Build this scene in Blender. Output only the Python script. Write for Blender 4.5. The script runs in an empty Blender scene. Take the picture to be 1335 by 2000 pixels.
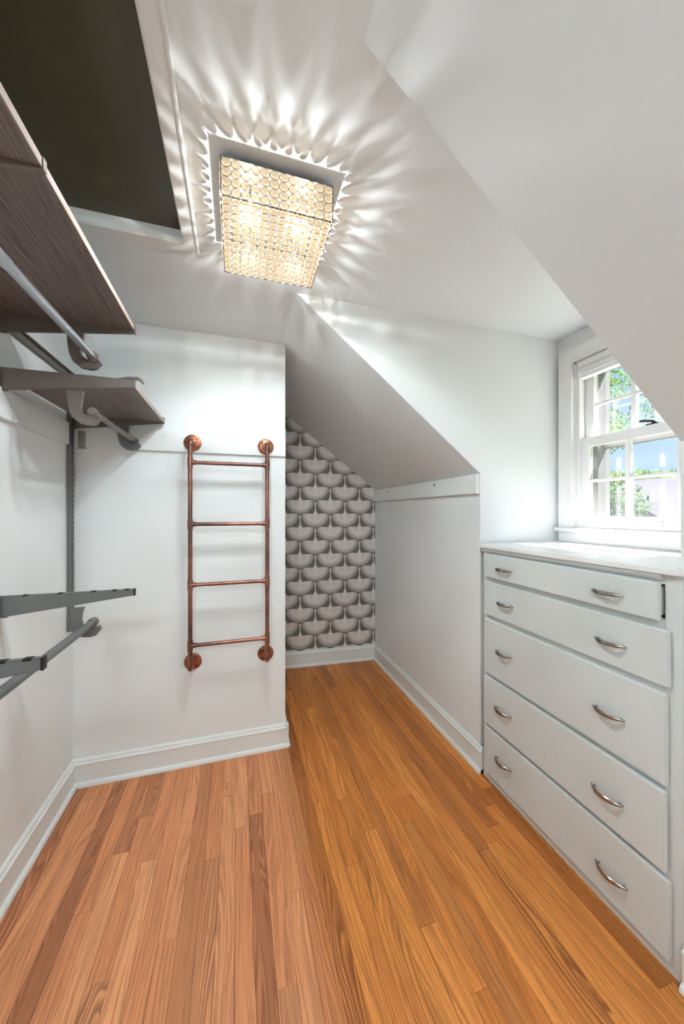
import bpy, bmesh, math, random
from mathutils import Vector, Matrix, Euler

random.seed(7)
S = bpy.context.scene
C = S.collection
PI = math.pi

# ------------------------------------------------------------------ camera, world, exposure
F_PX, H, YAW = 676.0, 1.35, math.radians(16.83)
cam = bpy.data.cameras.new('camera')
cam.sensor_fit = 'HORIZONTAL'; cam.sensor_width = 36.0
cam.lens = F_PX / 1335.0 * 36.0
cam.clip_start = 0.02; cam.clip_end = 300
cam_o = bpy.data.objects.new('camera', cam); C.objects.link(cam_o)
cam_o.location = (0, 0, H); cam_o.rotation_euler = (PI / 2, 0, -YAW)
S.camera = cam_o

BULB_W, SPOT_W, FILL_E, SKY, SUN, EXPO = 2.2, 30.0, 62.0, 0.68, 76.0, 0.68
vs = S.view_settings
vs.view_transform = 'Standard'; vs.look = 'None'; vs.gamma = 1.0
vs.use_curve_mapping = False; vs.exposure = EXPO
S.cycles.transparent_max_bounces = 16
S.cycles.max_bounces = 6; S.cycles.diffuse_bounces = 4; S.cycles.glossy_bounces = 3
S.cycles.use_adaptive_sampling = True; S.cycles.adaptive_threshold = 0.15
S.cycles.sample_clamp_indirect = 6.0
S.cycles.caustics_reflective = False; S.cycles.caustics_refractive = False
S.cycles.use_denoising = True

W = bpy.data.worlds.new('sky'); S.world = W; W.use_nodes = True
wn = W.node_tree.nodes; wl = W.node_tree.links
wtc = wn.new('ShaderNodeTexCoord'); wsp = wn.new('ShaderNodeSeparateXYZ'); wrp = wn.new('ShaderNodeValToRGB')
wl.new(wtc.outputs['Generated'], wsp.inputs[0]); wl.new(wsp.outputs[2], wrp.inputs[0])
ce = wrp.color_ramp.elements                      # clear summer sky: pale at the horizon, bluer upwards
ce[0].position = 0.0; ce[0].color = (.60, .82, .96, 1)
ce[1].position = 1.0; ce[1].color = (.17, .38, .80, 1)
e_ = ce.new(.16); e_.color = (.46, .74, .97, 1)
e_ = ce.new(.42); e_.color = (.27, .53, .95, 1)
wn['Background'].inputs['Strength'].default_value = SKY
wl.new(wrp.outputs['Color'], wn['Background'].inputs['Color'])

sun = bpy.data.lights.new('sun', 'SUN'); sun.energy = SUN; sun.angle = math.radians(4.0); sun.color = (1, .99, .985)
sun_o = bpy.data.objects.new('sun', sun); C.objects.link(sun_o)
sun_o.rotation_euler = Vector((-0.489, 0.104, -0.866)).to_track_quat('-Z', 'Y').to_euler()

# ------------------------------------------------------------------ node helpers
class X:
    """a socket or number inside a node tree, with arithmetic"""
    def __init__(s, t, v): s.t, s.v = t, v
    def m(s, op, *o):
        n = s.t.nodes.new('ShaderNodeMath'); n.operation = op
        for i, a in enumerate((s,) + o):
            a = a.v if isinstance(a, X) else a
            if isinstance(a, (int, float)): n.inputs[i].default_value = a
            else: s.t.links.new(a, n.inputs[i])
        return X(s.t, n.outputs[0])
    def __add__(s, o): return s.m('ADD', o)
    def __sub__(s, o): return s.m('SUBTRACT', o)
    def __mul__(s, o): return s.m('MULTIPLY', o)
    def __truediv__(s, o): return s.m('DIVIDE', o)
    def __rsub__(s, o): return X(s.t, o).m('SUBTRACT', s) if False else (s * -1) + o
    __radd__ = __add__; __rmul__ = __mul__
    def lt(s, o): return s.m('LESS_THAN', o)
    def gt(s, o): return s.m('GREATER_THAN', o)
    def max(s, o): return s.m('MAXIMUM', o)
    def min(s, o): return s.m('MINIMUM', o)
    def abs(s): return s.m('ABSOLUTE')
    def sqrt(s): return s.m('SQRT')
    def frac(s): return s.m('FRACT')
    def floor(s): return s.m('FLOOR')
    def sin(s): return s.m('SINE')
    def clamp(s, a=0., b=1.):
        n = s.t.nodes.new('ShaderNodeClamp'); s.t.links.new(s.v, n.inputs[0])
        n.inputs[1].default_value = a; n.inputs[2].default_value = b
        return X(s.t, n.outputs[0])
    def step(s, a, b):
        n = s.t.nodes.new('ShaderNodeMapRange'); n.interpolation_type = 'SMOOTHSTEP'
        s.t.links.new(s.v, n.inputs[0]); n.inputs[1].default_value = a; n.inputs[2].default_value = b
        return X(s.t, n.outputs[0])

def lnk(t, a, sock):
    a = a.v if isinstance(a, X) else a
    if isinstance(a, (int, float)): sock.default_value = a
    elif isinstance(a, tuple): sock.default_value = a if len(a) == 4 else a + (1,)
    else: t.links.new(a, sock)
def mixc(t, f, a, b, mode='MIX'):
    n = t.nodes.new('ShaderNodeMix'); n.data_type = 'RGBA'; n.blend_type = mode
    lnk(t, f, n.inputs[0]); lnk(t, a, n.inputs[6]); lnk(t, b, n.inputs[7])
    return n.outputs[2]
def noise(t, vec, scale, detail=2., rough=.5, dist=0.):
    n = t.nodes.new('ShaderNodeTexNoise')
    if vec is not None: t.links.new(vec, n.inputs['Vector'])
    n.inputs['Scale'].default_value = scale; n.inputs['Detail'].default_value = detail
    n.inputs['Roughness'].default_value = rough; n.inputs['Distortion'].default_value = dist
    return X(t, n.outputs['Fac'])
def comb(t, x, y, z):
    n = t.nodes.new('ShaderNodeCombineXYZ')
    for i, a in enumerate((x, y, z)): lnk(t, a, n.inputs[i])
    return n.outputs[0]
def pos(t):
    g = t.nodes.new('ShaderNodeNewGeometry'); s = t.nodes.new('ShaderNodeSeparateXYZ')
    t.links.new(g.outputs['Position'], s.inputs[0])
    return g.outputs['Position'], X(t, s.outputs[0]), X(t, s.outputs[1]), X(t, s.outputs[2])
def rnd(t):
    n = t.nodes.new('ShaderNodeObjectInfo'); return X(t, n.outputs['Random'])

MATS = {}
def mat(name, col=(.8, .8, .8), rough=.5, metal=0., spec=.5, fn=None):
    m = bpy.data.materials.new(name); m.use_nodes = True
    t = m.node_tree; b = t.nodes['Principled BSDF']
    b.inputs['Base Color'].default_value = tuple(col) + (1,)
    b.inputs['Roughness'].default_value = rough; b.inputs['Metallic'].default_value = metal
    b.inputs['Specular IOR Level'].default_value = spec
    if fn: fn(t, b)
    MATS[name] = m
    return m
def bump(t, b, h, strength=.2, dist=.01):
    n = t.nodes.new('ShaderNodeBump'); n.inputs['Strength'].default_value = strength; n.inputs['Distance'].default_value = dist
    lnk(t, h, n.inputs['Height']); t.links.new(n.outputs[0], b.inputs['Normal'])

# ------------------------------------------------------------------ materials
def paint(col, var, bstr=.06, bscale=220):
    def fn(t, b):
        p, x, y, z = pos(t)
        n = noise(t, p, 3.2, 3.)
        t.links.new(mixc(t, n.step(.3, .75), tuple(col), tuple(c * var for c in col)), b.inputs['Base Color'])
        bump(t, b, noise(t, p, bscale, 2.), bstr, .002)
    return fn
mat('wall_paint', rough=.62, spec=.3, fn=paint((.835, .85, .85), .98))
mat('ceiling_paint', rough=.6, spec=.3, fn=paint((.815, .85, .86), .985, .1, 140))
mat('trim_paint', rough=.38, spec=.4, fn=paint((.82, .835, .82), .98, .04, 90))
mat('window_paint', rough=.34, spec=.4, fn=paint((.87, .87, .86), .98, .03, 90))
mat('counter_paint', rough=.28, spec=.5, fn=paint((.86, .86, .85), .98, .02, 60))
def cab(t, b):
    p, x, y, z = pos(t)
    n = noise(t, p, 5, 4.)
    c = mixc(t, n.step(.3, .8), (.685, .705, .695, 1), (.65, .67, .66, 1))
    w = noise(t, p, 45, 5., .7).step(.72, .78)
    t.links.new(mixc(t, w * .35, c, (.5, .45, .4, 1)), b.inputs['Base Color'])
    bump(t, b, noise(t, p, 160, 2.), .06, .002)
mat('cabinet_paint', rough=.42, spec=.4, fn=cab)
mat('dark_gap', (.012, .011, .010), .9)
mat('cavity', (.02, .018, .015), .9)

def oak(t, b):
    p, x, y, z = pos(t)
    r = rnd(t); r2 = (r * 17.31).frac(); r3 = (r * 71.7).frac(); r4 = (r * 233.1).frac()
    ox, oy = r2 * 9., r3 * 23.
    xx, yy = x + ox, y + oy
    low = noise(t, comb(t, xx * 9., yy * 1.1, r * 40.), 1., 2., .5)
    ring = (xx * (r4 * 60. + 70.) + low * (r3 * 26. + 8.)).frac()
    ring = ring.step(0, .75) * (ring * -1 + 1.).step(0., .2) * (r4 * 7.7).frac().step(.62, .9)
    fine = noise(t, comb(t, xx * 170. + low * 24., yy * 2.6, r * 9.), 1., 4., .65).step(.44, .60)
    pore = noise(t, comb(t, xx * 420., yy * 16., r * 5.), 1., 2., .5).step(.58, .72)
    blot = noise(t, comb(t, xx * 14., yy * 2.2, 0.), 1., 3.)
    # floor strips right of the doorway line are a more orange lot
    lot = x.step(.20, .34)
    la = mixc(t, lot, (.84, .365, .165, 1), (.80, .295, .066, 1))
    lb = mixc(t, lot, (.70, .268, .115, 1), (.62, .200, .040, 1))
    da = mixc(t, lot, (.25, .080, .036, 1), (.185, .048, .012, 1))
    base = mixc(t, r2.step(.05, .95), la, lb)
    base = mixc(t, r3.gt(.88) * .40, base, (.24, .085, .030, 1))
    base = mixc(t, blot.step(.35, .8) * .35, base, lb)
    c = mixc(t, ring * .75, base, da)
    c = mixc(t, fine * .46, c, da)
    c = mixc(t, pore * .50, c, da)
    t.links.new(c, b.inputs['Base Color'])
    lnk(t, fine * .12 + .34, b.inputs['Roughness'])
    bump(t, b, (fine * -1.), .12, .001)
mat('oak', rough=.36, spec=.4, fn=oak)

def darkwood(t, b):
    p, x, y, z = pos(t)
    r = rnd(t)
    low = noise(t, comb(t, x * 7., y * .9, r * 30.), 1., 3.)
    ring = (x * 60. + low * 12.).frac()
    ring = ring.step(0, .8) * (ring * -1 + 1.).step(0., .2)
    fine = noise(t, comb(t, x * 320., y * 6., z * 40.), 1., 3., .65)
    c = mixc(t, fine.step(.35, .7), (.19, .145, .13, 1), (.075, .055, .050, 1))
    c = mixc(t, ring * .35, c, (.27, .22, .20, 1))
    t.links.new(c, b.inputs['Base Color'])
    bump(t, b, fine, .15, .001)
mat('dark_wood', rough=.45, spec=.4, fn=darkwood)
def edgewood(t, b):
    p, x, y, z = pos(t)
    fine = noise(t, comb(t, x * 40., y * 5., z * 400.), 1., 3., .65)
    t.links.new(mixc(t, fine.step(.35, .7), (.50, .39, .34, 1), (.37, .28, .24, 1)), b.inputs['Base Color'])
mat('edge_wood', rough=.5, fn=edgewood)

def metal_fn(c1, c2):
    def fn(t, b):
        p, x, y, z = pos(t)
        t.links.new(mixc(t, noise(t, p, 30, 3.), c1 + (1,), c2 + (1,)), b.inputs['Base Color'])
    return fn
mat('bracket_metal', rough=.42, metal=.55, fn=metal_fn((.215, .18, .152), (.175, .145, .122)))
mat('bracket_grey', rough=.42, metal=.55, fn=metal_fn((.20, .205, .205), (.16, .165, .165)))
mat('rod_metal', rough=.3, metal=.85, fn=metal_fn((.50, .52, .545), (.43, .45, .475)))
mat('dark_metal', (.035, .032, .03), .4, .6)
mat('nickel', (.36, .345, .335), .26, 1.)
mat('chrome_wire', (.16, .145, .125), .3, .9)
mat('brown_plate', (.42, .385, .35), .5, .2)
def copper(t, b):
    p, x, y, z = pos(t)
    n = noise(t, p, 16, 5., .6); n2 = noise(t, p, 5, 3.)
    c = mixc(t, n.step(.35, .7), (.33, .145, .10, 1), (.18, .08, .062, 1))
    c = mixc(t, n2.step(.42, .68) * .75, c, (.085, .050, .045, 1))
    t.links.new(c, b.inputs['Base Color'])
    lnk(t, n * .25 + .2, b.inputs['Roughness'])
mat('copper', rough=.3, metal=.7, fn=copper)
def copper2(t, b):
    p, x, y, z = pos(t)
    n = noise(t, p, 40, 5., .6)
    t.links.new(mixc(t, n.step(.35, .7), (.40, .135, .065, 1), (.20, .072, .045, 1)), b.inputs['Base Color'])
mat('copper_flange', rough=.38, metal=.75, fn=copper2)

def hatch_fn(t, b):
    p, x, y, z = pos(t)
    n = noise(t, comb(t, x * 40., y * 3., 0.), 1., 3.)
    t.links.new(mixc(t, n, (.070, .058, .026, 1), (.050, .041, .018, 1)), b.inputs['Base Color'])
mat('hatch_dark', rough=.36, spec=.6, fn=hatch_fn)

def wallpaper(t, b):
    p, x, y, z = pos(t)
    PX, RY = .269, .119
    def bird(ax, az):
        u = ((x + (10 * PX - ax)) / PX).frac() * PX - PX / 2
        v = ((z + (10 * 2 * RY - az)) / (2 * RY)).frac() * (2 * RY) - RY
        au = u.abs()
        vv = v - .012
        q = ((au / .127) * (au / .127) + (vv / .129) * (vv / .129)).sqrt()
        ang = au.m('ARCTAN2', vv * -1.)
        tri = ((ang * (17. / 1.62)).frac() - .5).abs() * 2.          # 1 on the slit, 0 mid-feather
        wid = (1. - (q - .62) * (.74 / .38)).min(1.2)
        feather = (wid * 1.02 - tri).step(-.04, .08) * q.lt(1.0)
        top = (au - .012) * (.118 - au) * 3.0 - .002
        under = (top - v).step(-.0012, .0012)
        fan = feather * under
        nk = v.max(0.)
        neckw = ((1. - nk / .045).max(0.)) * ((1. - nk / .045).max(0.)) * .020 + .0038
        head = (1. - ((v - .092) / .018).abs()).max(0.) * .0035
        neck = (neckw + head - au).step(-.0008, .0008) * v.gt(-.02) * v.lt(.111)
        tier = (q - .38).abs().lt(.15) * (tri.gt(.40)) * .45
        line = (tri.gt(.86)) * q.gt(.25) * .30
        shade = tier.max(line) * (1. - (au.lt(.014)))
        return fan.max(neck), shade * fan
    a, sa = bird(.6625, .14); c, sc_ = bird(.6625 + PX / 2, .14 + RY)
    msk = a.max(c); sh = sa.max(sc_)
    n = noise(t, p, 9, 2.)
    light = mixc(t, n.step(.35, .65), (.78, .715, .69, 1), (.74, .70, .66, 1))
    light = mixc(t, sh, light, (.50, .455, .43, 1))
    dark = mixc(t, noise(t, p, 60, 3.), (.18, .170, .148, 1), (.145, .136, .116, 1))
    t.links.new(mixc(t, msk, dark, light), b.inputs['Base Color'])
mat('wallpaper', rough=.6, spec=.25, fn=wallpaper)

def shader_mat(name, build):
    m = bpy.data.materials.new(name); m.use_nodes = True
    t = m.node_tree; t.nodes.remove(t.nodes['Principled BSDF'])
    t.links.new(build(t), t.nodes['Material Output'].inputs['Surface']); MATS[name] = m
def sh(t, kind, col=None, rough=None):
    n = t.nodes.new('ShaderNodeBsdf' + kind)
    if col: n.inputs['Color'].default_value = col + (1,)
    if rough is not None: n.inputs['Roughness'].default_value = rough
    return n.outputs[0]
def mx(t, f, a, b):
    n = t.nodes.new('ShaderNodeMixShader'); lnk(t, f, n.inputs[0]); t.links.new(a, n.inputs[1]); t.links.new(b, n.inputs[2])
    return n.outputs[0]
def fres(t, ior=1.45):
    n = t.nodes.new('ShaderNodeFresnel'); n.inputs[0].default_value = ior; return X(t, n.outputs[0])
def graze(t):
    n = t.nodes.new('ShaderNodeLayerWeight'); n.inputs[0].default_value = .5
    f = X(t, n.outputs['Facing']); return f * f * f * f * .45 + .025
shader_mat('window_glass', lambda t: mx(t, graze(t), mx(t, .03, sh(t, 'Transparent', (.98, .975, .98)), sh(t, 'Diffuse', (.8, .82, .84))), sh(t, 'Glossy', (1, 1, 1), .02)))
def added_glow(t, a):  # even cream emission added to the discs, standing in for scattered bulb light
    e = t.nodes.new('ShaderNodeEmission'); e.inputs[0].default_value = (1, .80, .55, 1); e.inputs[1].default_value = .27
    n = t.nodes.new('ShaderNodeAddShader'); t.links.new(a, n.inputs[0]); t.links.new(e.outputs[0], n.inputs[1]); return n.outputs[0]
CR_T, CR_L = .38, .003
shader_mat('crystal', lambda t: added_glow(t, mx(t, fres(t, 1.5), mx(t, CR_L, sh(t, 'Transparent', (CR_T, CR_T * .93, CR_T * .82)), sh(t, 'Translucent', (1., .80, .52))), sh(t, 'Glossy', (1, .95, .88), .08))))
def bulb_b(t):
    e = t.nodes.new('ShaderNodeEmission'); e.inputs[0].default_value = (1, .9, .74, 1); e.inputs[1].default_value = 14.
    a = t.nodes.new('ShaderNodeAddShader'); t.links.new(e.outputs[0], a.inputs[0]); t.links.new(sh(t, 'Transparent', (1, 1, 1)), a.inputs[1])
    return a.outputs[0]
shader_mat('bulb_glow', bulb_b)
def fill_b(t):
    e = t.nodes.new('ShaderNodeEmission'); e.inputs[0].default_value = (.80, .95, 1, 1); e.inputs[1].default_value = FILL_E
    return e.outputs[0]
shader_mat('fill_glow', fill_b)
for _m in ('crystal', 'bulb_glow'): MATS[_m].cycles.emission_sampling = 'NONE'
mat('plate_metal', (.14, .13, .115), .4, .9)

def leaf_mat(name, c1, c2):
    def b(t):
        p, x, y, z = pos(t)
        c = mixc(t, noise(t, p, 2.2, 3.).step(.3, .7), c1 + (1,), c2 + (1,))
        d = t.nodes.new('ShaderNodeBsdfDiffuse'); q = t.nodes.new('ShaderNodeBsdfTranslucent')
        t.links.new(c, d.inputs[0]); t.links.new(c, q.inputs[0])
        return mx(t, .5, d.outputs[0], q.outputs[0])
    shader_mat(name, b)
leaf_mat('leaf_mid', (.035, .080, .016), (.075, .125, .030))
leaf_mat('leaf_dark', (.026, .060, .028), (.055, .095, .040))
leaf_mat('leaf_pale', (.075, .110, .040), (.12, .14, .05))
mat('bark', (.12, .09, .07), .9)
def roof_fn(t, b):
    p, x, y, z = pos(t)
    n = noise(t, p, 6, 4.)
    t.links.new(mixc(t, n, (.046, .045, .052, 1), (.033, .032, .038, 1)), b.inputs['Base Color'])
mat('shingle', rough=1., spec=0., fn=roof_fn)
mat('shingle_dark', (.022, .021, .025), 1., spec=0.)
mat('house_wall', (.12, .115, .11), 1., spec=0.)
def grass_fn(t, b):
    p, x, y, z = pos(t)
    t.links.new(mixc(t, noise(t, p, 1.5, 5.), (.055, .075, .03, 1), (.085, .105, .045, 1)), b.inputs['Base Color'])
mat('grass', rough=1., spec=0., fn=grass_fn)
mat('storm_frame', (.13, .13, .128), .5, .2)

# ------------------------------------------------------------------ mesh helpers
class MB:
    def __init__(s): s.v, s.f = [], []
    def add(s, vs_, fs):
        n = len(s.v); s.v += [tuple(p) for p in vs_]; s.f += [tuple(i + n for i in f) for f in fs]; return s
    def box(s, x0, x1, y0, y1, z0, z1):
        x0, x1 = min(x0, x1), max(x0, x1); y0, y1 = min(y0, y1), max(y0, y1); z0, z1 = min(z0, z1), max(z0, z1)
        return s.add([(x0, y0, z0), (x1, y0, z0), (x1, y1, z0), (x0, y1, z0), (x0, y0, z1), (x1, y0, z1), (x1, y1, z1), (x0, y1, z1)],
                     [(0, 3, 2, 1), (4, 5, 6, 7), (0, 1, 5, 4), (1, 2, 6, 5), (2, 3, 7, 6), (3, 0, 4, 7)])
    def prism(s, poly, vec):
        n = len(poly); vec = Vector(vec)
        a = [Vector(p) for p in poly]; b = [p + vec for p in a]
        return s.add(a + b, [tuple(range(n))[::-1], tuple(range(n, 2 * n))] + [(i, (i + 1) % n, n + (i + 1) % n, n + i) for i in range(n)])
    def tube(s, pts, r, seg=12, cap=True):
        pts = [Vector(p) for p in pts]; n = len(pts)
        rs = r if isinstance(r, (list, tuple)) else [r] * n
        d0 = (pts[1] - pts[0]).normalized()
        u = d0.orthogonal().normalized(); rings = []
        for i, p in enumerate(pts):
            if i == 0: d = d0
            elif i == n - 1: d = (pts[-1] - pts[-2]).normalized()
            else: d = ((pts[i + 1] - p).normalized() + (p - pts[i - 1]).normalized()).normalized()
            u = (u - d * u.dot(d)).normalized(); w = d.cross(u)
            rings.append([p + (u * math.cos(2 * PI * k / seg) + w * math.sin(2 * PI * k / seg)) * rs[i] for k in range(seg)])
        vs_ = [q for rg in rings for q in rg]
        fs = [(i * seg + k, i * seg + (k + 1) % seg, (i + 1) * seg + (k + 1) % seg, (i + 1) * seg + k) for i in range(n - 1) for k in range(seg)]
        if cap: fs += [tuple(range(seg))[::-1], tuple(range((n - 1) * seg, n * seg))]
        return s.add(vs_, fs)
    def lathe(s, prof, M=None, seg=20):
        """prof: (radius, height) pairs turned round local Z, then moved by M"""
        M = M or Matrix(); vs_ = []
        for r, h in prof:
            vs_ += [M @ Vector((r * math.cos(2 * PI * k / seg), r * math.sin(2 * PI * k / seg), h)) for k in range(seg)]
        n = len(prof)
        fs = [(i * seg + k, i * seg + (k + 1) % seg, (i + 1) * seg + (k + 1) % seg, (i + 1) * seg + k) for i in range(n - 1) for k in range(seg)]
        fs += [tuple(range(seg))[::-1], tuple(range((n - 1) * seg, n * seg))]
        return s.add(vs_, fs)
    def mesh(s, name, m, smooth=False, bevel=0., segs=2):
        me = bpy.data.meshes.new(name); me.from_pydata(s.v, [], s.f)
        bm = bmesh.new(); bm.from_mesh(me)
        bmesh.ops.recalc_face_normals(bm, faces=bm.faces[:])
        if bevel:
            es = [e for e in bm.edges if len(e.link_faces) == 2 and e.calc_face_angle(0) > .6]
            bmesh.ops.bevel(bm, geom=es, offset=bevel, segments=segs, affect='EDGES', clamp_overlap=True)
        bm.to_mesh(me); bm.free()
        me.materials.append(MATS[m])
        if smooth:
            me.polygons.foreach_set('use_smooth', [True] * len(me.polygons))
            me.set_sharp_from_angle(angle=math.radians(38))
        return me
    def build(s, name, m, parent=None, smooth=False, bevel=0., segs=2):
        o = bpy.data.objects.new(name, s.mesh(name, m, smooth, bevel, segs)); C.objects.link(o)
        if parent: o.parent = parent
        return o
def tag(o, label=None, cat=None, group=None, kind=None):
    if label: o['label'] = label
    if cat: o['category'] = cat
    if group: o['group'] = group
    if kind: o['kind'] = kind
    return o
def empty(name, label=None, cat=None, group=None, kind=None, loc=(0, 0, 0)):
    o = bpy.data.objects.new(name, None); C.objects.link(o); o.location = loc; o.empty_display_size = .05
    return tag(o, label, cat, group, kind)
def struct(name, mb, m, label, cat, **k):
    return tag(mb.build(name, m, **k), label, cat, kind='structure')

# ------------------------------------------------------------------ room shell
XL, XK, XW, XE = -.775, 1.217, 1.743, .266       # left wall, knee wall, window wall, end of ladder wall
YB, YC, YN, YR = 2.015, 1.525, .67, -1.5         # ladder wall, far cheek, near cheek, rear wall
ZC, ZK = 2.32, 1.552                             # ceiling, top of knee wall
XS = .25                                         # slope starts here at the ceiling
YA0, YA1 = 3.03, 2.965                           # wallpapered wall at its left and right end
SL = (ZC - ZK) / (XK - XS)

struct('wall_left', MB().box(XL - .1, XL, YR - .1, YA0, 0, ZC + .05), 'wall_paint', 'long white left wall behind the wall-hung shelf brackets', 'wall')
struct('wall_back', MB().prism([(XL, YB, 0), (XE, YB, 0), (XE, YB, ZC - SL * (XE - XS) + .03), (XS, YB, ZC + .03), (XL, YB, ZC + .03)], (0, 1.1, 0)), 'wall_paint',
       'white wall that carries the copper pipe ladder', 'wall')
struct('wall_alcove', MB().prism([(XE - .02, YA0, 0), (XK + .05, YA1, 0), (XK + .05, YA1, ZK + .05), (XE - .02, YA0, ZC + .05)], (0, .1, 0)), 'wallpaper',
       'narrow end wall papered with grey and white fan-winged birds', 'wall')
struct('wall_right', MB().box(XK, XK + .09, YC + .001, YA0 + .05, 0, ZK + .02), 'wall_paint', 'low white knee wall between the dresser and the bird wallpaper', 'wall')
struct('wall_right_near', MB().box(XK, XK + .09, YR - .1, YN - .001, 0, ZK + .02), 'wall_paint', 'low white knee wall at the right edge in front of the dresser', 'wall')
ck = [(XS, ZC + .04), (XS, ZC), (XK + .003, ZK), (XK + .003, 0), (XW + .1, 0), (XW + .1, ZC + .04)]
struct('wall_dormer', MB().prism([(x, YC, z) for x, z in ck], (0, .09, 0)), 'wall_paint', 'bright white dormer side wall left of the window', 'wall')
struct('wall_dormer_near', MB().prism([(x, YN, z) for x, z in ck], (0, -.09, 0)), 'wall_paint', 'dormer side wall hidden behind the near ceiling slope', 'wall')
struct('wall_rear', MB().box(XL - .1, XK + .1, YR - .1, YR, 0, ZC + .05), 'wall_paint', 'white rear wall behind the camera', 'wall')
WY0, WY1, WZ0, WZ1 = .752, 1.425, 1.255, 2.155   # window opening
mb = MB()
mb.box(XW, XW + .16, YN - .05, WY0, 0, ZC + .03).box(XW, XW + .16, WY1, YC + .05, 0, ZC + .03)
mb.box(XW, XW + .16, WY0, WY1, 0, WZ0).box(XW, XW + .16, WY0, WY1, WZ1, ZC + .03)
struct('wall_window', mb, 'wall_paint', 'white dormer end wall round the window', 'wall')
HX0, HX1, HY0, HY1 = -.725, -.182, .05, 1.337    # attic hatch opening
mb = MB()
mb.box(XL - .1, HX0, YR - .1, YB + .1, ZC, ZC + .06).box(HX1, XS + .1, YR - .1, YB + .1, ZC, ZC + .06)
mb.box(HX0, HX1, YR - .1, HY0, ZC, ZC + .06).box(HX0, HX1, HY1, YB + .1, ZC, ZC + .06)
mb.box(XS + .1, XW + .15, YN - .08, YC + .08, ZC, ZC + .06)
struct('ceiling', mb, 'ceiling_paint', 'flat white ceiling around the crystal light', 'ceiling')
nrm = Vector((SL, 0, 1)).normalized() * .08
for nm, y0, y1, lb in (('ceiling_slope_far', YC + .002, YA0 + .1, 'grey-shaded sloping ceiling over the wallpapered alcove'),
                       ('ceiling_slope_near', YR - .1, YN - .002, 'large plain sloping ceiling at the upper right of the room')):
    struct(nm, MB().prism([(XS, y0, ZC), (XS, y1, ZC), (XK + .06, y1, ZK - SL * .06), (XK + .06, y0, ZK - SL * .06)], nrm), 'ceiling_paint', lb, 'ceiling')

# ------------------------------------------------------------------ floor strips
def ray(u, v):
    a, b = (u - 667.5) / F_PX, (1000 - v) / F_PX
    return math.sin(YAW) + a * math.cos(YAW), math.cos(YAW) - a * math.sin(YAW), b
def on_floor(u, v):
    dx, dy, dz = ray(u, v); k = H / -dz
    return dx * k, dy * k
floor = MB().box(XL - .1, XK + .6, YR - .1, YA0 + .1, -.06, -.012).build('floor', 'dark_gap')
tag(floor, 'strip floor of orange-brown oak planks', 'floor', kind='structure')
PW = .0575
x_ref = on_floor(460, 1479)[0]
i0 = math.floor((XL - x_ref) / PW)
seen = [(285, 1595), (231, 1668), (290, 1681), (153, 1785), (182, 1923), (503, 1589), (523, 1549), (573, 1740), (562, 1926), (592, 1653),
        (676, 1559), (693, 1687), (758, 1363), (729, 1619), (952, 1657), (972, 1610), (945, 1541), (943, 1932), (848, 1801), (565, 1925), (1290, 1930)]
joints = {}
for u, v in seen:
    x, y = on_floor(u, v); joints.setdefault(math.floor((x - x_ref) / PW), []).append(y)
n_rows = math.ceil((XK - x_ref) / PW) - i0
for k in range(n_rows):
    i = i0 + k
    xa, xb = max(x_ref + i * PW, XL - .02), min(x_ref + (i + 1) * PW, XK + .02)
    js = sorted(joints.get(i, []))
    y_min, y_max = YR, (YB + .005 if (xa + xb) / 2 < XE else YA0)
    y = js[0] if js else random.uniform(.4, 1.6)
    lst = list(js) or [y]
    while lst[0] > y_min + .4: lst.insert(0, lst[0] - random.uniform(.75, 1.9))
    while lst[-1] < y_max - .35: lst.append(lst[-1] + random.uniform(.75, 1.9))
    ys = [y_min] + [q for q in lst if y_min + .1 < q < y_max - .1] + [y_max]
    for ya, yb in zip(ys, ys[1:]):
        g = .0003; c_ = .0006; dz = random.uniform(-.0004, .0004)
        x0, x1, y0, y1 = xa + g, xb - g, ya + g, yb - g
        MB().add([(x0, y0, -.012), (x1, y0, -.012), (x1, y1, -.012), (x0, y1, -.012), (x0, y0, dz - c_), (x1, y0, dz - c_), (x1, y1, dz - c_), (x0, y1, dz - c_),
                  (x0 + c_, y0 + c_, dz), (x1 - c_, y0 + c_, dz), (x1 - c_, y1 - c_, dz), (x0 + c_, y1 - c_, dz)],
                 [(0, 3, 2, 1), (0, 1, 5, 4), (1, 2, 6, 5), (2, 3, 7, 6), (3, 0, 4, 7), (4, 5, 9, 8), (5, 6, 10, 9), (6, 7, 11, 10), (7, 4, 8, 11), (8, 9, 10, 11)]).build('plank', 'oak', floor)

# ------------------------------------------------------------------ baseboards and flat rail boards
BP = [(0, 0), (.015, 0), (.015, .100), (.018, .103), (.018, .110), (.012, .114), (.010, .124), (.006, .130), (0, .131)]
SP = [(0, 0), (.029, 0), (.029, .006), (.025, .016), (.016, .021), (0, .021)]
def run(prof, p0, p1, nrm_):
    p0, p1, n = Vector(p0 + (0,)), Vector(p1 + (0,)), Vector(nrm_ + (0,))
    return MB().prism([p0 + n * d + Vector((0, 0, z)) for d, z in prof], p1 - p0)
def baseboard(name, p0, p1, n, label):
    b = struct(name, run(BP, p0, p1, n), 'trim_paint', label, 'baseboard')
    run(SP, p0, p1, n).build('shoe_moulding', 'trim_paint', b)
baseboard('baseboard_left', (XL, YR), (XL, YB), (1, 0), 'white baseboard along the left wall')
baseboard('baseboard_back', (XL, YB), (XE + .018, YB), (0, -1), 'white baseboard below the copper ladder')
baseboard('baseboard_alcove_left', (XE, YB - .018), (XE, YA0), (1, 0), 'white baseboard round the corner behind the ladder wall')
nA = Vector((YA1 - YA0, -(XK - XE))).normalized()
baseboard('baseboard_alcove', (XE, YA0), (XK, YA1), (nA.x, nA.y), 'white baseboard under the bird wallpaper')
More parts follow.
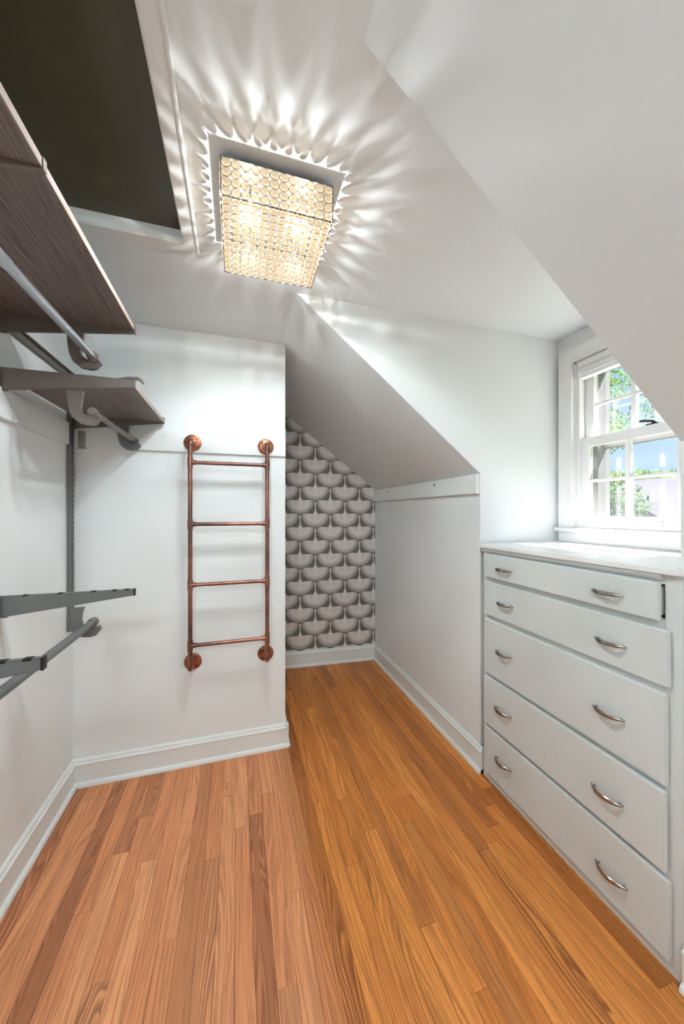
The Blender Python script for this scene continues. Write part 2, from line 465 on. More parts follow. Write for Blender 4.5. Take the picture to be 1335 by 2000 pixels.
baseboard('baseboard_right', (XK, YC - .025), (XK, YA1 + .02), (-1, 0), 'white baseboard along the knee wall behind the dresser')
baseboard('baseboard_right_near', (XK, YR), (XK, YN - .012), (-1, 0), 'white baseboard at the lower right corner of the picture')
struct('trim_1', MB().box(XL, XL + .018, YR, 1.935, 1.668, 1.772), 'trim_paint', 'flat white rail board on the left wall under the shelves', 'trim', bevel=.002)
struct('trim_2', MB().box(-.715, XE, YB - .017, YB, 1.668, 1.772), 'trim_paint', 'flat white rail board behind the top of the copper ladder', 'trim', bevel=.002)
t3 = struct('trim_3', MB().box(XK - .02, XK, YC + .006, YA1 + .01, ZK - .105, ZK - .004), 'trim_paint', 'flat white rail board at the top of the far knee wall', 'trim', bevel=.002)
struct('trim_4', MB().box(XK - .02, XK, YR, YN - .006, ZK - .105, ZK - .004), 'trim_paint', 'flat white rail board on the knee wall at the right edge', 'trim', bevel=.006)
for yy, zz in ((1.93, ZK - .03), (2.62, ZK - .035)):
    MB().lathe([(.004, 0), (.006, .002), (.003, .006), (.001, .007)], Matrix.Translation((XK - .02, yy, zz)) @ Euler((0, -PI / 2, 0)).to_matrix().to_4x4(), 8).build('screw', 'dark_metal', t3)

# ------------------------------------------------------------------ attic hatch
h = empty('attic_hatch', 'dark recessed attic hatch with white frame in the ceiling', 'attic hatch', loc=(0, 0, 0))
MB().box(HX0 - .01, HX1 + .01, HY0 - .01, HY1 + .01, ZC + .026, ZC + .046).build('panel', 'hatch_dark', h)
for nm, b in (('lining', (HX1 - .002, HX1 + .004, HY0, HY1, ZC - .012, ZC + .028)), ('lining', (HX0 - .004, HX0 + .002, HY0, HY1, ZC - .012, ZC + .028)),
              ('lining', (HX0, HX1, HY0 - .004, HY0 + .002, ZC - .012, ZC + .028)), ('lining', (HX0, HX1, HY1 - .002, HY1 + .004, ZC - .012, ZC + .028))):
    MB().box(*b).build(nm, 'trim_paint', h)
fw, ft = .046, .016
for b in ((HX1, HX1 + fw, HY0 - fw, HY1 + fw), (HX0 - fw, HX0, HY0 - fw, HY1 + fw), (HX0, HX1, HY1, HY1 + fw), (HX0, HX1, HY0 - fw, HY0)):
    MB().box(b[0], b[1], b[2], b[3], ZC - ft, ZC).build('frame_board', 'trim_paint', h, bevel=.0015)
MB().box(HX1 + fw - .006, HX1 + fw + .003, HY0 - fw, HY1 + fw, ZC - ft - .002, ZC).build('back_band', 'trim_paint', h, bevel=.002)
MB().box(HX0, HX1 - .002, HY1 - .004, HY1 + .012, ZC - ft - .004, ZC - ft).build('inner_bead', 'trim_paint', h, bevel=.0015)

# ------------------------------------------------------------------ crystal ceiling light
LX0, LX1, LY0, LY1, LZ0, LZ1 = -.042, .267, .977, 1.286, 2.197, 2.304
lamp = empty('ceiling_light', 'square crystal-disc flush ceiling light glowing beside the attic hatch', 'ceiling light')
MB().box(LX0, LX1, LY0, LY1, LZ1 - .004, LZ1).build('top_plate', 'plate_metal', lamp)
MB().box((LX0 + LX1) / 2 - .06, (LX0 + LX1) / 2 + .06, (LY0 + LY1) / 2 - .06, (LY0 + LY1) / 2 + .06, LZ1, ZC).build('canopy', 'plate_metal', lamp, bevel=.003)
fb = MB(); r_ = .0016
for x in (LX0, LX1):
    for y in (LY0, LY1): fb.tube([(x, y, LZ0), (x, y, LZ1)], r_, 6)
for z in (LZ0, LZ1 - .002):
    for x in (LX0, LX1): fb.tube([(x, LY0, z), (x, LY1, z)], r_, 6)
    for y in (LY0, LY1): fb.tube([(LX0, y, z), (LX1, y, z)], r_, 6)
fb.build('wire_frame', 'chrome_wire', lamp)
NC, NRW = 12, 4
pc, pr = (LX1 - LX0) / NC, (LZ1 - .0045 - LZ0) / NRW
rad = .0121
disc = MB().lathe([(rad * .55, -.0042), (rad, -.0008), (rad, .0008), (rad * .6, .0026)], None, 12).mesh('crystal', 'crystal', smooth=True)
rg = MB()
seg, ts = 14, 4
vs_, fs_ = [], []
for k in range(seg):
    a = 2 * PI * k / seg
    for j in range(ts):
        b_ = 2 * PI * j / ts
        rr = rad + .0004 + .00075 * math.cos(b_)
        vs_.append((rr * math.cos(a), rr * math.sin(a), .0011 * math.sin(b_)))
        fs_.append((k * ts + j, ((k + 1) % seg) * ts + j, ((k + 1) % seg) * ts + (j + 1) % ts, k * ts + (j + 1) % ts))
ring = rg.add(vs_, fs_).mesh('wire_ring', 'chrome_wire')
def crystal(loc, rot):
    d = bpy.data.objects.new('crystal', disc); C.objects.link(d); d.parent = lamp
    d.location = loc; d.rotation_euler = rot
    q = bpy.data.objects.new('wire_ring', ring); C.objects.link(q); q.parent = d
jit = lambda: random.uniform(-.0003, .0003)
tilt = lambda: random.uniform(-.05, .05)
for i in range(NC):
    for j in range(NRW):
        z = LZ0 + (j + .5) * pr
        crystal((LX0 + (i + .5) * pc + jit(), LY0, z + jit()), (PI / 2 + tilt(), tilt(), 0))
        crystal((LX0, LY0 + (i + .5) * pc + jit(), z + jit()), (tilt(), PI / 2 + tilt(), 0))
        crystal((LX1, LY0 + (i + .5) * pc + jit(), z + jit()), (tilt(), PI / 2 + tilt(), 0))
    for j in range(NC):
        crystal((LX0 + (i + .5) * pc + jit(), LY0 + (j + .5) * pc + jit(), LZ0), (tilt(), tilt(), 0))
far = MB()                                       # the far side: 48 more discs past the count
for i in range(NC):
    for j in range(NRW):
        far.lathe([(rad * .55, -.0042), (rad, -.0008), (rad, .0008), (rad * .6, .0026)],
                  Matrix.Translation((LX0 + (i + .5) * pc, LY1, LZ0 + (j + .5) * pr)) @ Euler((PI / 2, 0, 0)).to_matrix().to_4x4(), 12)
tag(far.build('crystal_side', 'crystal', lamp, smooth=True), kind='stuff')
for bx_, by_ in ((.075, .075), (.234, .075), (.075, .234), (.234, .234)):
    x, y, z = LX0 + bx_, LY0 + by_, LZ1 - .052
    MB().lathe([(.001, -.018), (.004, -.014), (.0065, -.004), (.006, .006), (.003, .016)], Matrix.Translation((x, y, z)), 12).build('bulb', 'bulb_glow', lamp, smooth=True)
    MB().lathe([(.006, .017), (.007, .019), (.007, .044), (.010, .048)], Matrix.Translation((x, y, z)), 10).build('socket', 'plate_metal', lamp, smooth=True)
    L = bpy.data.lights.new('bulb_light', 'POINT'); L.energy = BULB_W; L.shadow_soft_size = .004; L.color = (.95, .98, 1.)
    lo = bpy.data.objects.new('bulb_light', L); C.objects.link(lo); lo.location = (x, y, z); lo.parent = lamp
    L = bpy.data.lights.new('added_down_spot', 'SPOT'); L.energy = SPOT_W; L.shadow_soft_size = .02; L.color = (.83, .95, 1.)  # downward spot added to strengthen the fixture's room light, no reflector modelled
    L.spot_size = math.radians(172); L.spot_blend = .5
    lo = bpy.data.objects.new('added_down_spot', L); C.objects.link(lo); lo.location = (x, y, z); lo.parent = lamp

# fill lamp added unseen behind the camera to even out the room light
d2 = empty('fill_dome', 'added dome-shaped fill lamp on the ceiling, unseen behind the camera', 'ceiling light', loc=(0, 0, 0))
Md = Matrix.Translation((-.25, -1.05, ZC)) @ Matrix.Diagonal((1, 1, -1, 1))
MB().lathe([(.17, 0), (.17, .02), (.16, .025)], Md, 32).build('base', 'nickel', d2, smooth=True)
MB().lathe([(.155, .025), (.15, .05), (.125, .085), (.08, .11), (.02, .12)], Md, 32).build('fill_shell', 'fill_glow', d2, smooth=True)

# ------------------------------------------------------------------ wall-hung shelving on the left wall
XF = -.365                                       # front of brackets and shelves
tr = MB().box(XL, XL + .012, YR + .3, YB - .004, 1.985, 2.02).box(XL, XL + .022, YR + .3, YB - .004, 2.012, 2.02).build('wall_track', 'bracket_metal', bevel=.0015)
tag(tr, 'long brown metal hanging track high on the left wall', 'track')
UPR = [(.195, 'slotted metal upright hanging on the left wall nearest the camera'), (.82, 'slotted metal upright on the left wall under the shelf joint'),
       (1.434, 'slotted metal upright on the left wall at the end of the top shelf'), (1.962, 'slotted metal upright in the corner beside the ladder wall')]
for y, lb in UPR:
    u = empty('shelf_upright', lb, 'upright', 'slotted uprights on the left wall')
    dp, hw = (.022, .013) if y > 1.9 else (.012, .009)
    MB().box(XL, XL + dp, y - hw, y + hw, .78, 2.0).build('channel', 'bracket_grey', u, bevel=.002)
    sl = MB()
    for k in range(46):
        z = .80 + k * .0258
        for s in (-1, 1): sl.box(XL + dp - .0005, XL + dp + .0005, y + s * hw * .5 - .0014, y + s * hw * .5 + .0014, z, z + .015)
    sl.build('slots', 'dark_gap', u)
def bracket(y, zt, hb, hf, m, label, teeth=False, clip=False):
    b = empty('shelf_bracket', label, 'bracket', 'tapered shelf brackets')
    w = .0065
    MB().prism([(XL + .002, y - w, zt - hb), (XF, y - w, zt - hf), (XF, y - w, zt), (XL + .002, y - w, zt)], (0, 2 * w, 0)).build('arm', m, b, bevel=.0015)
    MB().box(XF - .001, XF + .004, y - w - .001, y + w + .001, zt - hf - .001, zt + .001).build('end_cap', 'dark_metal' if teeth else m, b, bevel=.001)
    MB().box(XL + .016, XL + .03, y - .004, y + .004, zt - hb - .001, zt + .0).build('hook_plate', m, b)
    if teeth:
        t = MB()
        for xx in (-.70, -.60, -.50, -.435, -.395): t.box(xx, xx + .014, y - w - .0004, y + w + .0004, zt - .0035, zt + .0006)
        t.build('notches', 'dark_gap', b)
    if clip:
        P = [(-.425, .0005), (-.385, .011), (-.352, .014), (-.339, .006), (-.333, -.008), (-.340, -.009), (-.348, .0), (-.358, .004), (-.385, .004), (-.42, -.002)]
        MB().prism([(x, y - .002, zt + z) for x, z in P], (0, .014, 0)).build('end_clip', m, b, bevel=.001)
    return b
bracket(.195, 2.042, .085, .035, 'bracket_metal', 'shelf bracket holding the top shelf nearest the camera')
bracket(.82, 2.042, .07, .023, 'bracket_metal', 'dark shelf bracket at the joint of the two top shelf boards')
bracket(1.45, 2.042, .085, .032, 'bracket_metal', 'dark shelf bracket under the far end of the top shelf')
bracket(1.45, 1.838, .078, .028, 'bracket_metal', 'brown bracket with end clip at the near end of the lower shelf', clip=True)
bracket(1.985, 1.838, .082, .030, 'bracket_metal', 'brown bracket under the lower shelf against the ladder wall')
bracket(.82, 1.066, .073, .024, 'bracket_grey', 'bare grey bracket at the left edge below the others', teeth=True)
bracket(1.45, 1.066, .073, .024, 'bracket_grey', 'bare grey bracket reaching across the left wall, no shelf on it', teeth=True)
def shelf(y0, y1, z0, label):
    s = empty('shelf_board', label, 'shelf', 'dark wood shelves')
    MB().box(XL + .024, XF - .001, y0, y1, z0, z0 + .018).build('board', 'dark_wood', s)
    MB().box(XF - .001, XF + .0015, y0, y1, z0, z0 + .018).build('edge_band', 'edge_wood', s)
shelf(.205, .813, 2.022, 'dark wood top shelf board nearest the camera, by the hatch')
shelf(.828, 1.442, 2.020, 'dark wood top shelf board ending before the ladder wall')
shelf(1.458, 1.978, 1.812, 'short dark wood shelf board lower down beside the ladder wall')
XR = -.4975
def rod(y0, y1, z, m, label, joint=None, r=.0125):
    o = empty('hanging_rod', label, 'rod', 'metal hanging rods')
    MB().tube([(XR, y0, z), (XR, y1, z)], r, 20).build('tube', m, o, smooth=True)
    if joint: MB().tube([(XR, y0, z), (XR, joint, z)], r + .0016, 20).build('sleeve', m, o, smooth=True)
    for y in (y0, y1):
        MB().lathe([(r + .001, -.012), (r + .0035, -.010), (r + .0035, .010), (r + .001, .012)], Matrix.Translation((XR, y, z)) @ Euler((PI / 2, 0, 0)).to_matrix().to_4x4(), 20).build('end_cap', 'bracket_metal', o, smooth=True)
rod(.19, 1.452, 1.910, 'rod_metal', 'shiny grey hanging rod below the top shelf', joint=.965)
rod(1.452, 1.985, 1.710, 'bracket_metal', 'short brown-grey rod below the lower shelf', r=.011)
rod(.19, 1.452, .953, 'bracket_grey', 'low grey hanging rod crossing the left edge')
HP = [(-.074, .088), (-.070, .03), (-.066, .0), (-.056, -.026), (-.034, -.044), (-.006, -.048), (.012, -.044), (.019, -.034), (.026, -.026),
      (.020, -.014), (.010, -.019), (-.004, -.019), (-.018, -.016), (-.032, -.006), (-.036, .010), (-.033, .04), (-.028, .088)]
HR = [HP[i] for i in range(len(HP))]
def holder(y, z, m, label, top=.080):
    o = empty('rod_holder', label, 'rod holder', 'hook-shaped rod holders')
    P = [(x, min(zz, top)) for x, zz in HP]
    MB().prism([(XR + x, y - .004, z + zz) for x, zz in P], (0, .008, 0)).build('hook', m, o, bevel=.001)
    rim = MB()
    for a, b in zip(P, P[1:]):
        d = Vector((b[0] - a[0], b[1] - a[1])).normalized(); n = Vector((-d.y, d.x)) * .0022
        rim.prism([(XR + a[0] + n.x, y - .0085, z + a[1] + n.y), (XR + b[0] + n.x, y - .0085, z + b[1] + n.y), (XR + b[0] - n.x, y - .0085, z + b[1] - n.y), (XR + a[0] - n.x, y - .0085, z + a[1] - n.y)], (0, .017, 0))
    rim.build('rim', m, o)
    cp = [(XR + .0175 * math.cos(a), z + .0175 * math.sin(a)) for a in [PI * (.98 + k * .105) for k in range(12)]]
    cr = MB()
    for a, b in zip(cp, cp[1:]):
        cr.prism([(a[0], y - .010, a[1]), (b[0], y - .010, b[1]), (XR + (b[0] - XR) * .88, y - .010, z + (b[1] - z) * .88), (XR + (a[0] - XR) * .88, y - .010, z + (a[1] - z) * .88)], (0, .020, 0))
    cr.build('cradle', m, o)
holder(1.45, 1.910, 'bracket_metal', 'dark hook holding the end of the top rod')
holder(1.45, 1.710, 'bracket_metal', 'light brown hook at the near end of the short rod', .0715)
holder(1.98, 1.710, 'bracket_grey', 'dark hook at the far end of the short rod', .076)
holder(1.45, .953, 'bracket_grey', 'grey hook holding the low rod under the bare bracket', .0575)
for z, lb, tp in ((1.910, 'hook holding the near end of the top rod', .08), (.953, 'hook holding the near end of the low rod', .0575)):
    holder(.195, z, 'bracket_grey', lb, tp)
bracket(.195, 1.066, .073, .024, 'bracket_grey', 'bare grey bracket nearest the camera', teeth=True)
pl = empty('mending_plate', 'small brown metal plate on the ladder wall below the lower shelf', 'plate')
MB().box(-.752, -.716, YB - .003, YB, 1.662, 1.752).build('plate', 'brown_plate', pl, bevel=.0008)
for z in (1.672, 1.742):
    MB().lathe([(.003, 0), (.002, .002)], Matrix.Translation((-.736, YB - .003, z)) @ Euler((PI / 2, 0, 0)).to_matrix().to_4x4(), 8).build('screw', 'dark_metal', pl)

# ------------------------------------------------------------------ copper pipe ladder
lad = empty('pipe_ladder', 'copper pipe ladder with four rungs mounted on the white wall', 'ladder', loc=(0, 0, 0))
YL = 1.898
zt, zb = 1.717, .548
RZ = (1.601, 1.288, .980, .673)
for xr in (-.228, .154):
    r = .0108
    pts = [(xr, YB - .012, zt)]
    cv = [(xr, YL + .024 - .024 * math.sin(k * PI / 12), zt - .024 + .024 * math.cos(k * PI / 12)) for k in range(7)]
    cb = [(xr, YL + .024 - .024 * math.cos(k * PI / 12), zb + .024 - .024 * math.sin(k * PI / 12)) for k in range(7)]
    MB().tube(cv + cb, r, 16).build('rail', 'copper', lad, smooth=True)
    for z in (zt, zb):
        e = MB().tube([(xr, YL + .02, z), (xr, YB - .008, z)], r, 16).build('stub', 'copper', lad, smooth=True)
        f = MB().lathe([(.044, 0), (.044, .005), (.041, .007), (.020, .008), (.018, .022), (.0125, .024)], Matrix.Translation((xr, YB - (.017 if z == zt else 0), z)) @ Euler((PI / 2, 0, 0)).to_matrix().to_4x4(), 28).build('flange', 'copper_flange', lad, smooth=True)
        for k in range(4):
            a = PI / 4 + k * PI / 2
            MB().lathe([(.0045, 0), (.0045, .001), (.002, .0022)], Matrix.Translation((xr + .031 * math.cos(a), YB - (.0242 if z == zt else .0072), z + .031 * math.sin(a))) @ Euler((PI / 2, 0, 0)).to_matrix().to_4x4(), 8).build('screw', 'dark_metal', f)
        el = cv if z == zt else cb
        MB().tube(el, r + .0024, 16).build('elbow', 'copper', lad, smooth=True)
    for z in RZ:
        s = 1 if xr < 0 else -1
        MB().tube([(xr, YL, z - .026), (xr, YL, z + .026)], r + .0024, 16).tube([(xr, YL, z), (xr + s * .028, YL, z)], r + .0018, 16).build('tee', 'copper', lad, smooth=True)
for z in RZ:
    MB().tube([(-.228 + .02, YL, z), (.154 - .02, YL, z)], .0098, 16).build('rung', 'copper', lad, smooth=True)

# ------------------------------------------------------------------ built-in dresser
dr = empty('dresser', 'built-in white five-drawer dresser below the dormer window', 'dresser', loc=(0, 0, 0))
DZ = [(1.141, 1.026), (1.003, .836), (.816, .546), (.530, .293), (.275, .042)]
DY = [(.7085, 1.466), (.688, 1.466), (.694, 1.466), (.694, 1.470), (.686, 1.470)]
oy0, oy1 = .705, 1.455
fx0, fx1 = XK - .004, XK + .016
MB().box(fx0, fx1, YN - .008, oy0, 0, 1.164).build('stile', 'cabinet_paint', dr, bevel=.001)
MB().box(fx0, fx1, oy1, YC - .03, 0, 1.164).build('stile', 'cabinet_paint', dr, bevel=.001)
zs = [1.164, 1.135, 1.032, .997, .842, .810, .552, .524, .299, .269, .048, 0]
for a, b in zip(zs[::2], zs[1::2]):
    MB().box(fx0, fx1, oy0, oy1, b, a).build('frame_rail', 'cabinet_paint', dr)
MB().box(XK + .10, XK + .11, YN + .01, YC - .01, 0, 1.16).build('carcass', 'cavity', dr)
P = [(0, 0), (.014, 0), (.014, -.006), (.010, -.012), (.005, -.018), (.0, -.022)]
MB().prism([(fx0 - d, oy0 + .004, 1.165 + z) for d, z in P], (0, YC - .03 - oy0 - .004, 0)).build('cove_moulding', 'cabinet_paint', dr)
HY = [(.857, 1.327, 1.080, 1.080), (.850, 1.326, .915, .919), (.855, 1.333, .676, .685), (.858, 1.333, .399, .414), (.846, 1.335, .142, .171)]
def handle_mesh():
    n, seg = 17, 8; vs2, fs2 = [], []
    for i in range(n):
        t = -1 + 2 * i / (n - 1)
        y = .052 * t; x = -.024 * (1 - abs(t) ** 2.2)
        hw = .0082 * (1 - .74 * abs(t) ** 2.5); th = .0042 * (1 - .35 * abs(t) ** 4)
        for k in range(seg):
            a = 2 * PI * k / seg
            vs2.append((x + th * math.cos(a) - .003, y, hw * math.sin(a)))
    for i in range(n - 1):
        for k in range(seg): fs2.append((i * seg + k, i * seg + (k + 1) % seg, (i + 1) * seg + (k + 1) % seg, (i + 1) * seg + k))
    fs2 += [tuple(range(seg))[::-1], tuple(range((n - 1) * seg, n * seg))]
    m = MB().add(vs2, fs2)
    for s in (-1, 1): m.tube([(.002, s * .040, 0), (-.011, s * .040, 0)], .0032, 8)
    return m.mesh('handle', 'nickel', smooth=True)
HM = handle_mesh()
DF = XK - .021
for k, ((z1, z0), (y0, y1), (ya, yb, za, zb_)) in enumerate(zip(DZ, DY, HY)):
    dx = (-.006, 0, 0, -.003, 0)[k]
    D = MB().box(DF + dx, fx0 - .0005 + (dx if dx else 0), y0, y1, z0, z1).box(fx0 - .001 + dx, XK + .09, oy0 + .009, oy1 - .006, z0 + .014, z1 - .014).build('drawer', 'cabinet_paint', dr, bevel=.0035, segs=3)
    for y, z, off in ((ya, za, 0), (yb, zb_, 0)):
        q = bpy.data.objects.new('handle', HM); C.objects.link(q); q.parent = D; q.location = (DF + dx - .0005, y, z)
        tag(q, 'curved brushed nickel pull')
ct = MB().prism([(XK - .026, YN - .012, 1.166), (XK - .026, YC - .008, 1.166), (XW, YC - .008, 1.166), (XW, YN + .001, 1.166), (XK - .001, YN + .001, 1.166), (XK - .001, YN - .012, 1.166)], (0, 0, .021)).build('countertop', 'counter_paint', bevel=.003)
tag(ct, 'white painted slab top over the drawers, below the window', 'countertop')

# ------------------------------------------------------------------ window
win = empty('window_1', 'white double-hung dormer window with small panes', 'window', kind='structure')
cx = XW - .022
def part(nm, m, par, *bx_, bevel=.0015): return MB().box(*bx_).build(nm, m, par, bevel=bevel)
c1 = part('casing_board', 'window_paint', win, cx, XW, WY1, WY1 + .082, WZ0 + .01, WZ1 + .075)
c2 = part('casing_board', 'window_paint', win, cx, XW, WY0 - .07, WY0, WZ0 + .01, WZ1 + .075)
c3 = part('casing_board', 'window_paint', win, cx, XW, WY0, WY1, WZ1, WZ1 + .075)
for y in (WY1, WY0 - .010): part('casing_bead', 'window_paint', win, cx - .004, cx + .002, y, y + .010, WZ0 + .01, WZ1)
part('casing_bead', 'window_paint', win, cx - .004, cx + .002, WY0, WY1, WZ1, WZ1 + .010)
st = MB().box(XW - .050, XW + .05, WY0 - .078, WY1 + .088, WZ0 - .010, WZ0 + .010).build('stool', 'window_paint', win, bevel=.005, segs=3)
AP = [(0, .0), (-.028, .0), (-.030, -.012), (-.022, -.020), (-.022, -.052), (-.016, -.062), (0, -.065)]
MB().prism([(XW + x, WY0 - .065, WZ0 - .008 + z) for x, z in AP], (0, WY1 - WY0 + .145, 0)).build('apron', 'window_paint', win, bevel=.001)
for y in (WY1 - .012, WY0): part('jamb', 'window_paint', win, XW - .001, XW + .16, y, y + .012, WZ0, WZ1)
part('jamb', 'window_paint', win, XW - .001, XW + .16, WY0, WY1, WZ1 - .010, WZ1)
for y in (WY1 - .026, WY0 + .012): part('stop_bead', 'window_paint', win, XW + .002, XW + .018, y, y + .014, WZ0, WZ1)
YS0, YS1 = WY0 + .014, WY1 - .014
MU = .0115
def sash(nm, x0, x1, z0, z1, rb, rt, gy, gz, sw):
    """one sash: stiles, rails, muntin bars and six panes"""
    s = empty(nm, None); s.parent = win
    y0, y1 = YS0, YS1
    part('stile', 'window_paint', s, x0, x1, y1 - sw, y1, z0, z1); part('stile', 'window_paint', s, x0, x1, y0, y0 + sw, z0, z1)
    part('rail', 'window_paint', s, x0, x1, y0 + sw, y1 - sw, z0, z0 + rb); part('rail', 'window_paint', s, x0, x1, y0 + sw, y1 - sw, z1 - rt, z1)
    for y in gy: part('muntin', 'window_paint', s, x0 + .002, x1 - .006, y - MU, y + MU, z0 + rb, z1 - rt, bevel=.003)
    for z in gz: part('muntin', 'window_paint', s, x0 + .003, x1 - .006, y0 + sw, y1 - sw, z - .008, z + .008, bevel=.003)
    xm = (x0 + x1) / 2 + .004
    ysl = [y0 + sw] + sorted(gy) + [y1 - sw]; zsl = [z0 + rb] + list(gz) + [z1 - rt]
    for a, b in zip(ysl, ysl[1:]):
        for c, d in zip(zsl, zsl[1:]): MB().box(xm, xm + .003, a, b, c, d).build('pane', 'window_glass', s)
    return s
gy = (1.1755, .973)
lo_s = sash('lower_sash', XW + .018, XW + .050, WZ0 + .010, 1.740, .062, .046, gy, (1.513,), .048)
up_s = sash('upper_sash', XW + .056, XW + .088, 1.712, WZ1 - .010, .036, .055, gy, (1.916,), .048)
HL = MB().tube([(XW + .006, 1.048, 1.296), (XW + .001, 1.060, 1.296), (XW + .001, 1.112, 1.296), (XW + .006, 1.124, 1.296)], .0045, 10)
HL.box(XW + .008, XW + .018, 1.030, 1.052, 1.286, 1.306).box(XW + .008, XW + .018, 1.120, 1.142, 1.286, 1.306)
HL.build('sash_lift', 'window_paint', lo_s, bevel=.0015)
MB().box(XW + .022, XW + .05, 1.05, 1.10, 1.740, 1.746).tube([(XW + .035, 1.075, 1.746), (XW + .035, 1.075, 1.755)], .009, 12).tube([(XW + .035, 1.075, 1.757), (XW + .015, 1.105, 1.762), (XW + .012, 1.118, 1.762)], [.006, .007, .006], 8).build('sash_lock', 'dark_metal', lo_s, smooth=True)
# storm window outside
sf = empty('storm_window', 'grey storm window frame outside the dormer window', 'storm window')
part('frame', 'storm_frame', sf, XW + .10, XW + .19, WY1 - .05, WY1 - .012, WZ0, WZ1 - .01); part('frame', 'storm_frame', sf, XW + .10, XW + .19, WY0 + .012, WY0 + .05, WZ0, WZ1 - .01)
part('frame', 'storm_frame', sf, XW + .14, XW + .165, WY0 + .05, WY1 - .05, 1.690, 1.745); part('sill', 'storm_frame', sf, XW + .09, XW + .22, WY0, WY1, WZ0 - .01, WZ0 + .02)
part('frame', 'storm_frame', sf, XW + .14, XW + .165, WY0 + .05, WY1 - .05, WZ1 - .05, WZ1 - .01)
for a, b in ((WZ0 + .02, 1.690), (1.745, WZ1 - .05)): MB().box(XW + .150, XW + .153, WY0 + .05, WY1 - .05, a, b).build('pane', 'window_glass', sf)
# raised blind
bl = empty('window_blind', 'white raised blind folded at the top of the window', 'blind')
part('head_rail', 'window_paint', bl, XW - .010, XW + .034, WY0 + .028, WY1 - .028, 2.112, 2.146)
part('fold', 'window_paint', bl, XW - .016, XW + .030, WY0 + .028, WY1 - .028, 2.070, 2.109, bevel=.003)
part('bottom_rail', 'window_paint', bl, XW - .007, XW + .031, WY0 + .028, WY1 - .028, 2.056, 2.069)

# ------------------------------------------------------------------ outside
GZ = -3.0
tag(MB().box(2.6, 80, -40, 60, GZ - .2, GZ).build('lawn', 'grass'), 'green lawn seen outside below the window', 'lawn', kind='structure')
def tree(loc, crown, m, n, size, label, grp, trunk_r=.14):
    x, y = loc
    o = empty('tree', label, 'tree', grp, loc=(0, 0, 0))
    zc = crown[0][2]
    MB().tube([(x, y, GZ), (x + .1, y + .1, (GZ + zc) / 2), (x, y, zc)], [trunk_r, trunk_r * .8, trunk_r * .4], 8).build('trunk', 'bark', o, smooth=True)
    br = MB()
    for cxx, cyy, czz, *_ in crown: br.tube([(x, y, zc - 1.), ((x + cxx) / 2, (y + cyy) / 2, (zc + czz) / 2 - .3), (cxx, cyy, czz)], [trunk_r * .4, trunk_r * .25, .02], 6)
    br.build('branches', 'bark', o, smooth=True)
    f = MB(); tot = sum(c[3] * c[4] for c in crown)
    for cxx, cyy, czz, rr, dens in crown:
        for _ in range(int(n * rr * dens / tot)):
            d = Vector((random.gauss(0, 1), random.gauss(0, 1), random.gauss(0, 1))).normalized() * rr * random.random() ** .45
            p = Vector((cxx, cyy, czz)) + Vector((d.x, d.y, d.z * .8))
            q = Euler((random.uniform(0, 6.3), random.uniform(0, 6.3), random.uniform(0, 6.3))).to_matrix()
            s = size * random.uniform(.6, 1.3)
            f.add([p + q @ Vector(v) for v in ((-s, 0, 0), (0, -s * .45, s * .1), (s, 0, 0), (0, s * .45, s * .1))], [(0, 1, 2, 3)])
    me = bpy.data.meshes.new('foliage'); me.from_pydata(f.v, [], f.f); me.materials.append(MATS[m])
    fo = bpy.data.objects.new('foliage', me); C.objects.link(fo); fo.parent = o; tag(fo, kind='stuff')
def at(u, v, x):
    dx, dy, dz = ray(u, v); k = x / dx
    return (x, dy * k, H + dz * k)
a1, a2, a3, a4 = at(1180, 845, 9), at(1170, 770, 9), at(1200, 740, 9.5), at(1150, 900, 9)
tree((9.5, a1[1] + 2.2), [(*a1, .7, 2.2), (*a2, .55, .9), (*a3, .55, .55), (a1[0], a1[1] + 1.6, a1[2] + .6, 1.3, 2)], 'leaf_mid', 3600, .055, 'loose green tree showing in the left panes of the window', 'trees outside')
b1, b2, b3 = at(1272, 800, 11), at(1240, 750, 11.2), at(1290, 770, 11)
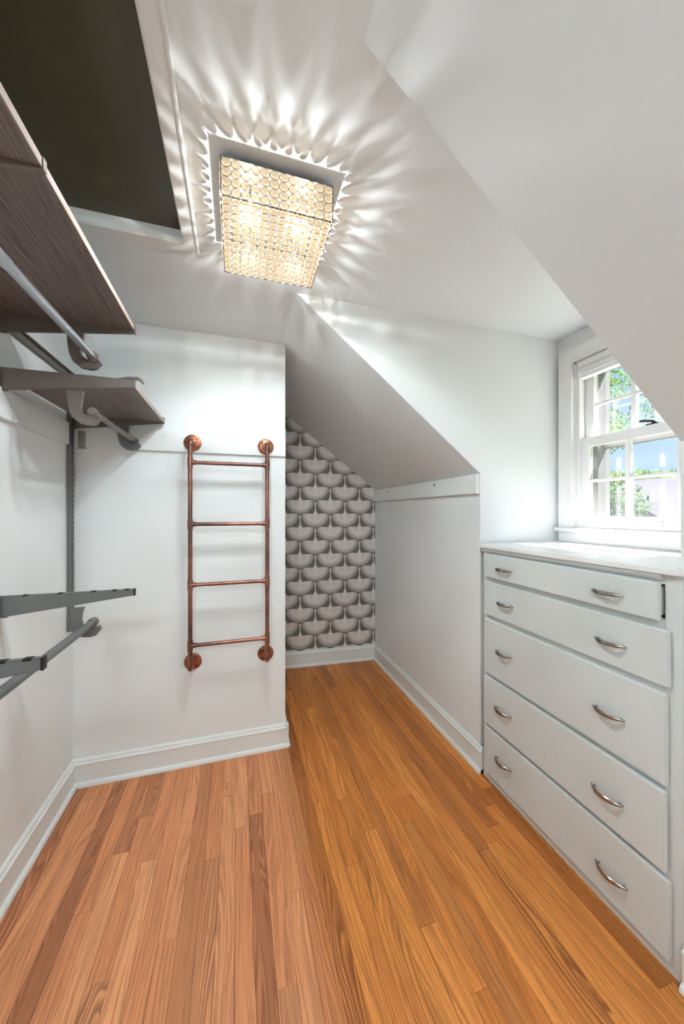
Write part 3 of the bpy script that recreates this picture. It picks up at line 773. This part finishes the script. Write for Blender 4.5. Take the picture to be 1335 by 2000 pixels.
tree((11, b1[1] - 2.0), [(*b1, .55, .5), (*b2, .6, .45), (*b3, .7, .6), (b1[0], b1[1] - 2.0, b1[2] + 1.2, 1.2, 1)], 'leaf_dark', 900, .06, 'thin dark green tree seen in the upper right panes', 'trees outside')
c_1, c_2 = at(1195, 985, 6), at(1165, 990, 6)
tree((6, c_1[1]), [(*c_1, .5, 2), (*c_2, .5, 2), (c_1[0], c_1[1] + .6, c_1[2] - .4, .7, 2)], 'leaf_dark', 4200, .04, 'dense bushy tree in the lower left panes of the window', 'trees outside')
for k, (u, v, x, r, lb) in enumerate(((1180, 938, 21.5, 1.3, 'distant pale tree at the left behind the roof'), (1240, 936, 25, 1.3, 'distant pale tree in the middle behind the roof'),
                                      (1285, 938, 28.5, 1.4, 'distant pale tree at the right behind the roof'), (1330, 938, 32, 1.6, 'distant pale tree at the far right behind the roof'))):
    p = at(u, v, x)
    tree((p[0], p[1]), [(p[0], p[1], p[2] - .35, r, 2), (p[0], p[1] + 1., p[2] - .7, r, 2), (p[0], p[1] - 1., p[2] - .6, r, 2)], ('leaf_pale', 'leaf_mid')[k % 2], 2600, .13, lb, 'trees outside')
hs = empty('neighbour_house', 'neighbouring house with mauve-grey shingle roof outside the window', 'house')
ex, rx = 12.0, 15.2
yl = at(1226, 950, 15.2)[1]
ez, rz = at(1270, 1022, ex)[2], at(1270, 944, rx)[2]
MB().box(ex + .5, 2 * rx - ex - .5, -3, yl - .4, GZ, ez).build('wall', 'house_wall', hs)
MB().prism([(ex, yl, ez), (rx, yl, rz), (2 * rx - ex, yl, ez), (2 * rx - ex, yl, ez + .15), (rx, yl, rz + .17), (ex, yl, ez + .15)], (0, -yl - 3.5, 0)).build('roof', 'shingle', hs)
g0, g1, g2 = at(1232, 980, ex - .3), at(1284, 1009, ex - .3), at(1232, 1009, ex - .3)
MB().prism([(g0[0], g0[1], g0[2]), (g0[0], g1[1], g1[2]), (g0[0], 2 * g0[1] - g1[1], g1[2])], (1.8, 0, 0)).build('gable', 'shingle_dark', hs)
